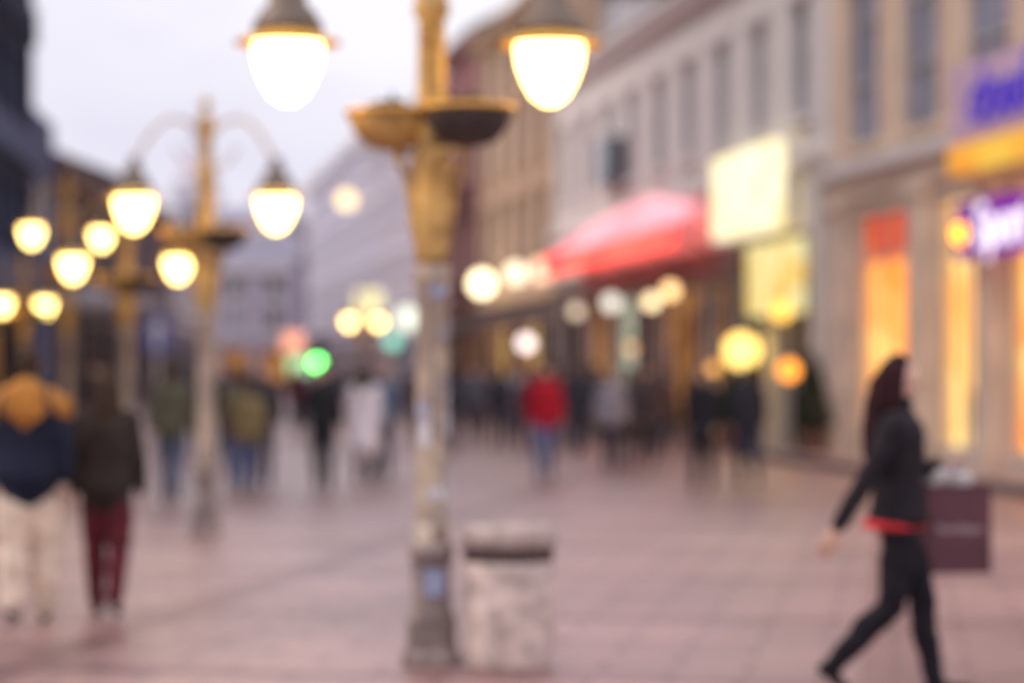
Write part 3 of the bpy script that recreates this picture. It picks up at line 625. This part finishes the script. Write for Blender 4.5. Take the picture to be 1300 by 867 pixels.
# couple on the left, seen from behind
person(-3.16,15.8,.05,1.80,top=(.014,.017,.035),bottom=(.66,.53,.41),hair=(.05,.03,.02),shoe=(.06,.05,.045),J=walkpose(.45,.25,1),vox=.009,bulk=1.25,hood=(.45,.19,.04),legw=1.5,slim=1.08)
person(-2.72,16.2,.0,1.62,top=(.035,.026,.022),bottom=(.1,.017,.024),hair=(.045,.025,.016),shoe=(.03,.02,.02),J=walkpose(.6,.25,-1),vox=.009,bulk=1.3,longhair=True,hairlen=.22,slim=.96,legw=1.4)
# middle-distance pedestrians
PI=math.pi
mid=[(-4.2,29.8,0,1.76,(.09,.085,.055),(.08,.1,.15),{}),(-3.75,33,.2,1.7,(.13,.11,.08),(.07,.09,.16),{}),(-3.55,34.5,PI,1.74,(.05,.045,.05),(.05,.05,.07),{}),
(-3.5,32,.1,1.52,(.2,.15,.07),(.08,.1,.2),{}),(-2.56,32.7,PI,1.72,(.02,.02,.022),(.025,.025,.03),{}),
(-2.12,34.6,0,1.68,(.75,.68,.7),(.03,.025,.03),dict(coat=.36,longhair=True,bulk=1.25)),(-1.95,36.5,PI,1.72,(.1,.14,.22),(.05,.06,.1),{}),
(.49,36,PI,1.74,(.42,.015,.03),(.12,.16,.3),dict(bulk=1.3)),(1.6,39,PI,1.66,(.3,.28,.32),(.04,.04,.05),{}),(1.95,40,0,1.7,(.06,.05,.06),(.25,.2,.2),dict(coat=.2)),(2.35,42,PI,1.72,(.08,.06,.06),(.05,.05,.06),{}),
(2.62,33.2,PI*.9,1.68,(.02,.02,.024),(.03,.03,.035),dict(longhair=True,coat=.15)),(3.28,33.6,.1,1.72,(.03,.03,.04),(.05,.05,.08),{}),
(-.25,50,0,1.74,(.05,.05,.07),(.06,.07,.1),{}),(-.8,52,PI,1.7,(.12,.12,.16),(.05,.05,.07),{}),(.15,54,PI,1.72,(.4,.38,.42),(.1,.1,.15),{}),(.55,56,0,1.76,(.04,.04,.05),(.05,.06,.08),{}),
(1.2,52,PI,1.7,(.12,.04,.06),(.04,.04,.06),{}),(1.9,55,0,1.75,(.05,.05,.05),(.06,.06,.08),{}),(2.6,51,PI,1.7,(.16,.13,.12),(.05,.05,.07),{}),(3.1,54,0,1.72,(.05,.05,.07),(.05,.05,.05),{}),
(-1.6,58,0,1.7,(.05,.05,.07),(.05,.06,.1),{}),(-2.6,62,PI,1.75,(.1,.09,.1),(.05,.05,.07),{}),(-6.2,60,0,1.72,(.05,.05,.07),(.05,.05,.07),{}),(-7.2,56,PI,1.72,(.12,.08,.07),(.05,.05,.07),{}),
(-6.6,48,0,1.74,(.06,.06,.08),(.05,.05,.08),{}),(-7.6,45,PI,1.7,(.09,.07,.07),(.04,.04,.06),{}),(-4.9,66,0,1.7,(.06,.06,.08),(.05,.05,.07),{}),(-9.5,48,0,1.7,(.05,.05,.06),(.05,.05,.07),{}),(-5.2,44,PI,1.75,(.05,.05,.07),(.05,.05,.07),{}),
(3.6,47,PI*.6,1.7,(.05,.045,.05),(.05,.05,.06),{})]
made=[]
for i,(x,y,h,H,t,b,k) in enumerate(mid):
    made.append(person(x,y,h,H,top=t,bottom=b,hair=random.choice([(.03,.02,.015),(.06,.04,.025),(.12,.08,.04)]),J=walkpose(random.uniform(.4,.95),random.uniform(.2,.7),1 if i%2 else -1),vox=.018 if y<44 else .025,bulk=k.pop('bulk',random.uniform(1.12,1.28)),**k))
dark=[made[i] for i in (13,14,16,17,18,20,21,23,24,25,26,29)]
spots=[(-1.15,47),(-.5,57),(.9,49.5),(.3,47.5),(1.55,58),(2.2,60),(-.1,62),(-1.2,66),(2.9,46),(1.0,61),(-2.0,52),(-5.6,52),(-6.0,46.5),(-7.0,64),(-8.2,58),(-5.0,57),(-3.9,60),(-8.6,50),(-6.3,70),(-4.2,75),(.6,68),(-.9,74),(-5.9,80),(-7.6,86),(1.3,46.5),(2.0,49),(3.3,57.5)]
for i,(x,y) in enumerate(spots): clone(dark[i%len(dark)],x,y,(0,PI)[i%2]+random.uniform(-.4,.4),random.uniform(.94,1.04))
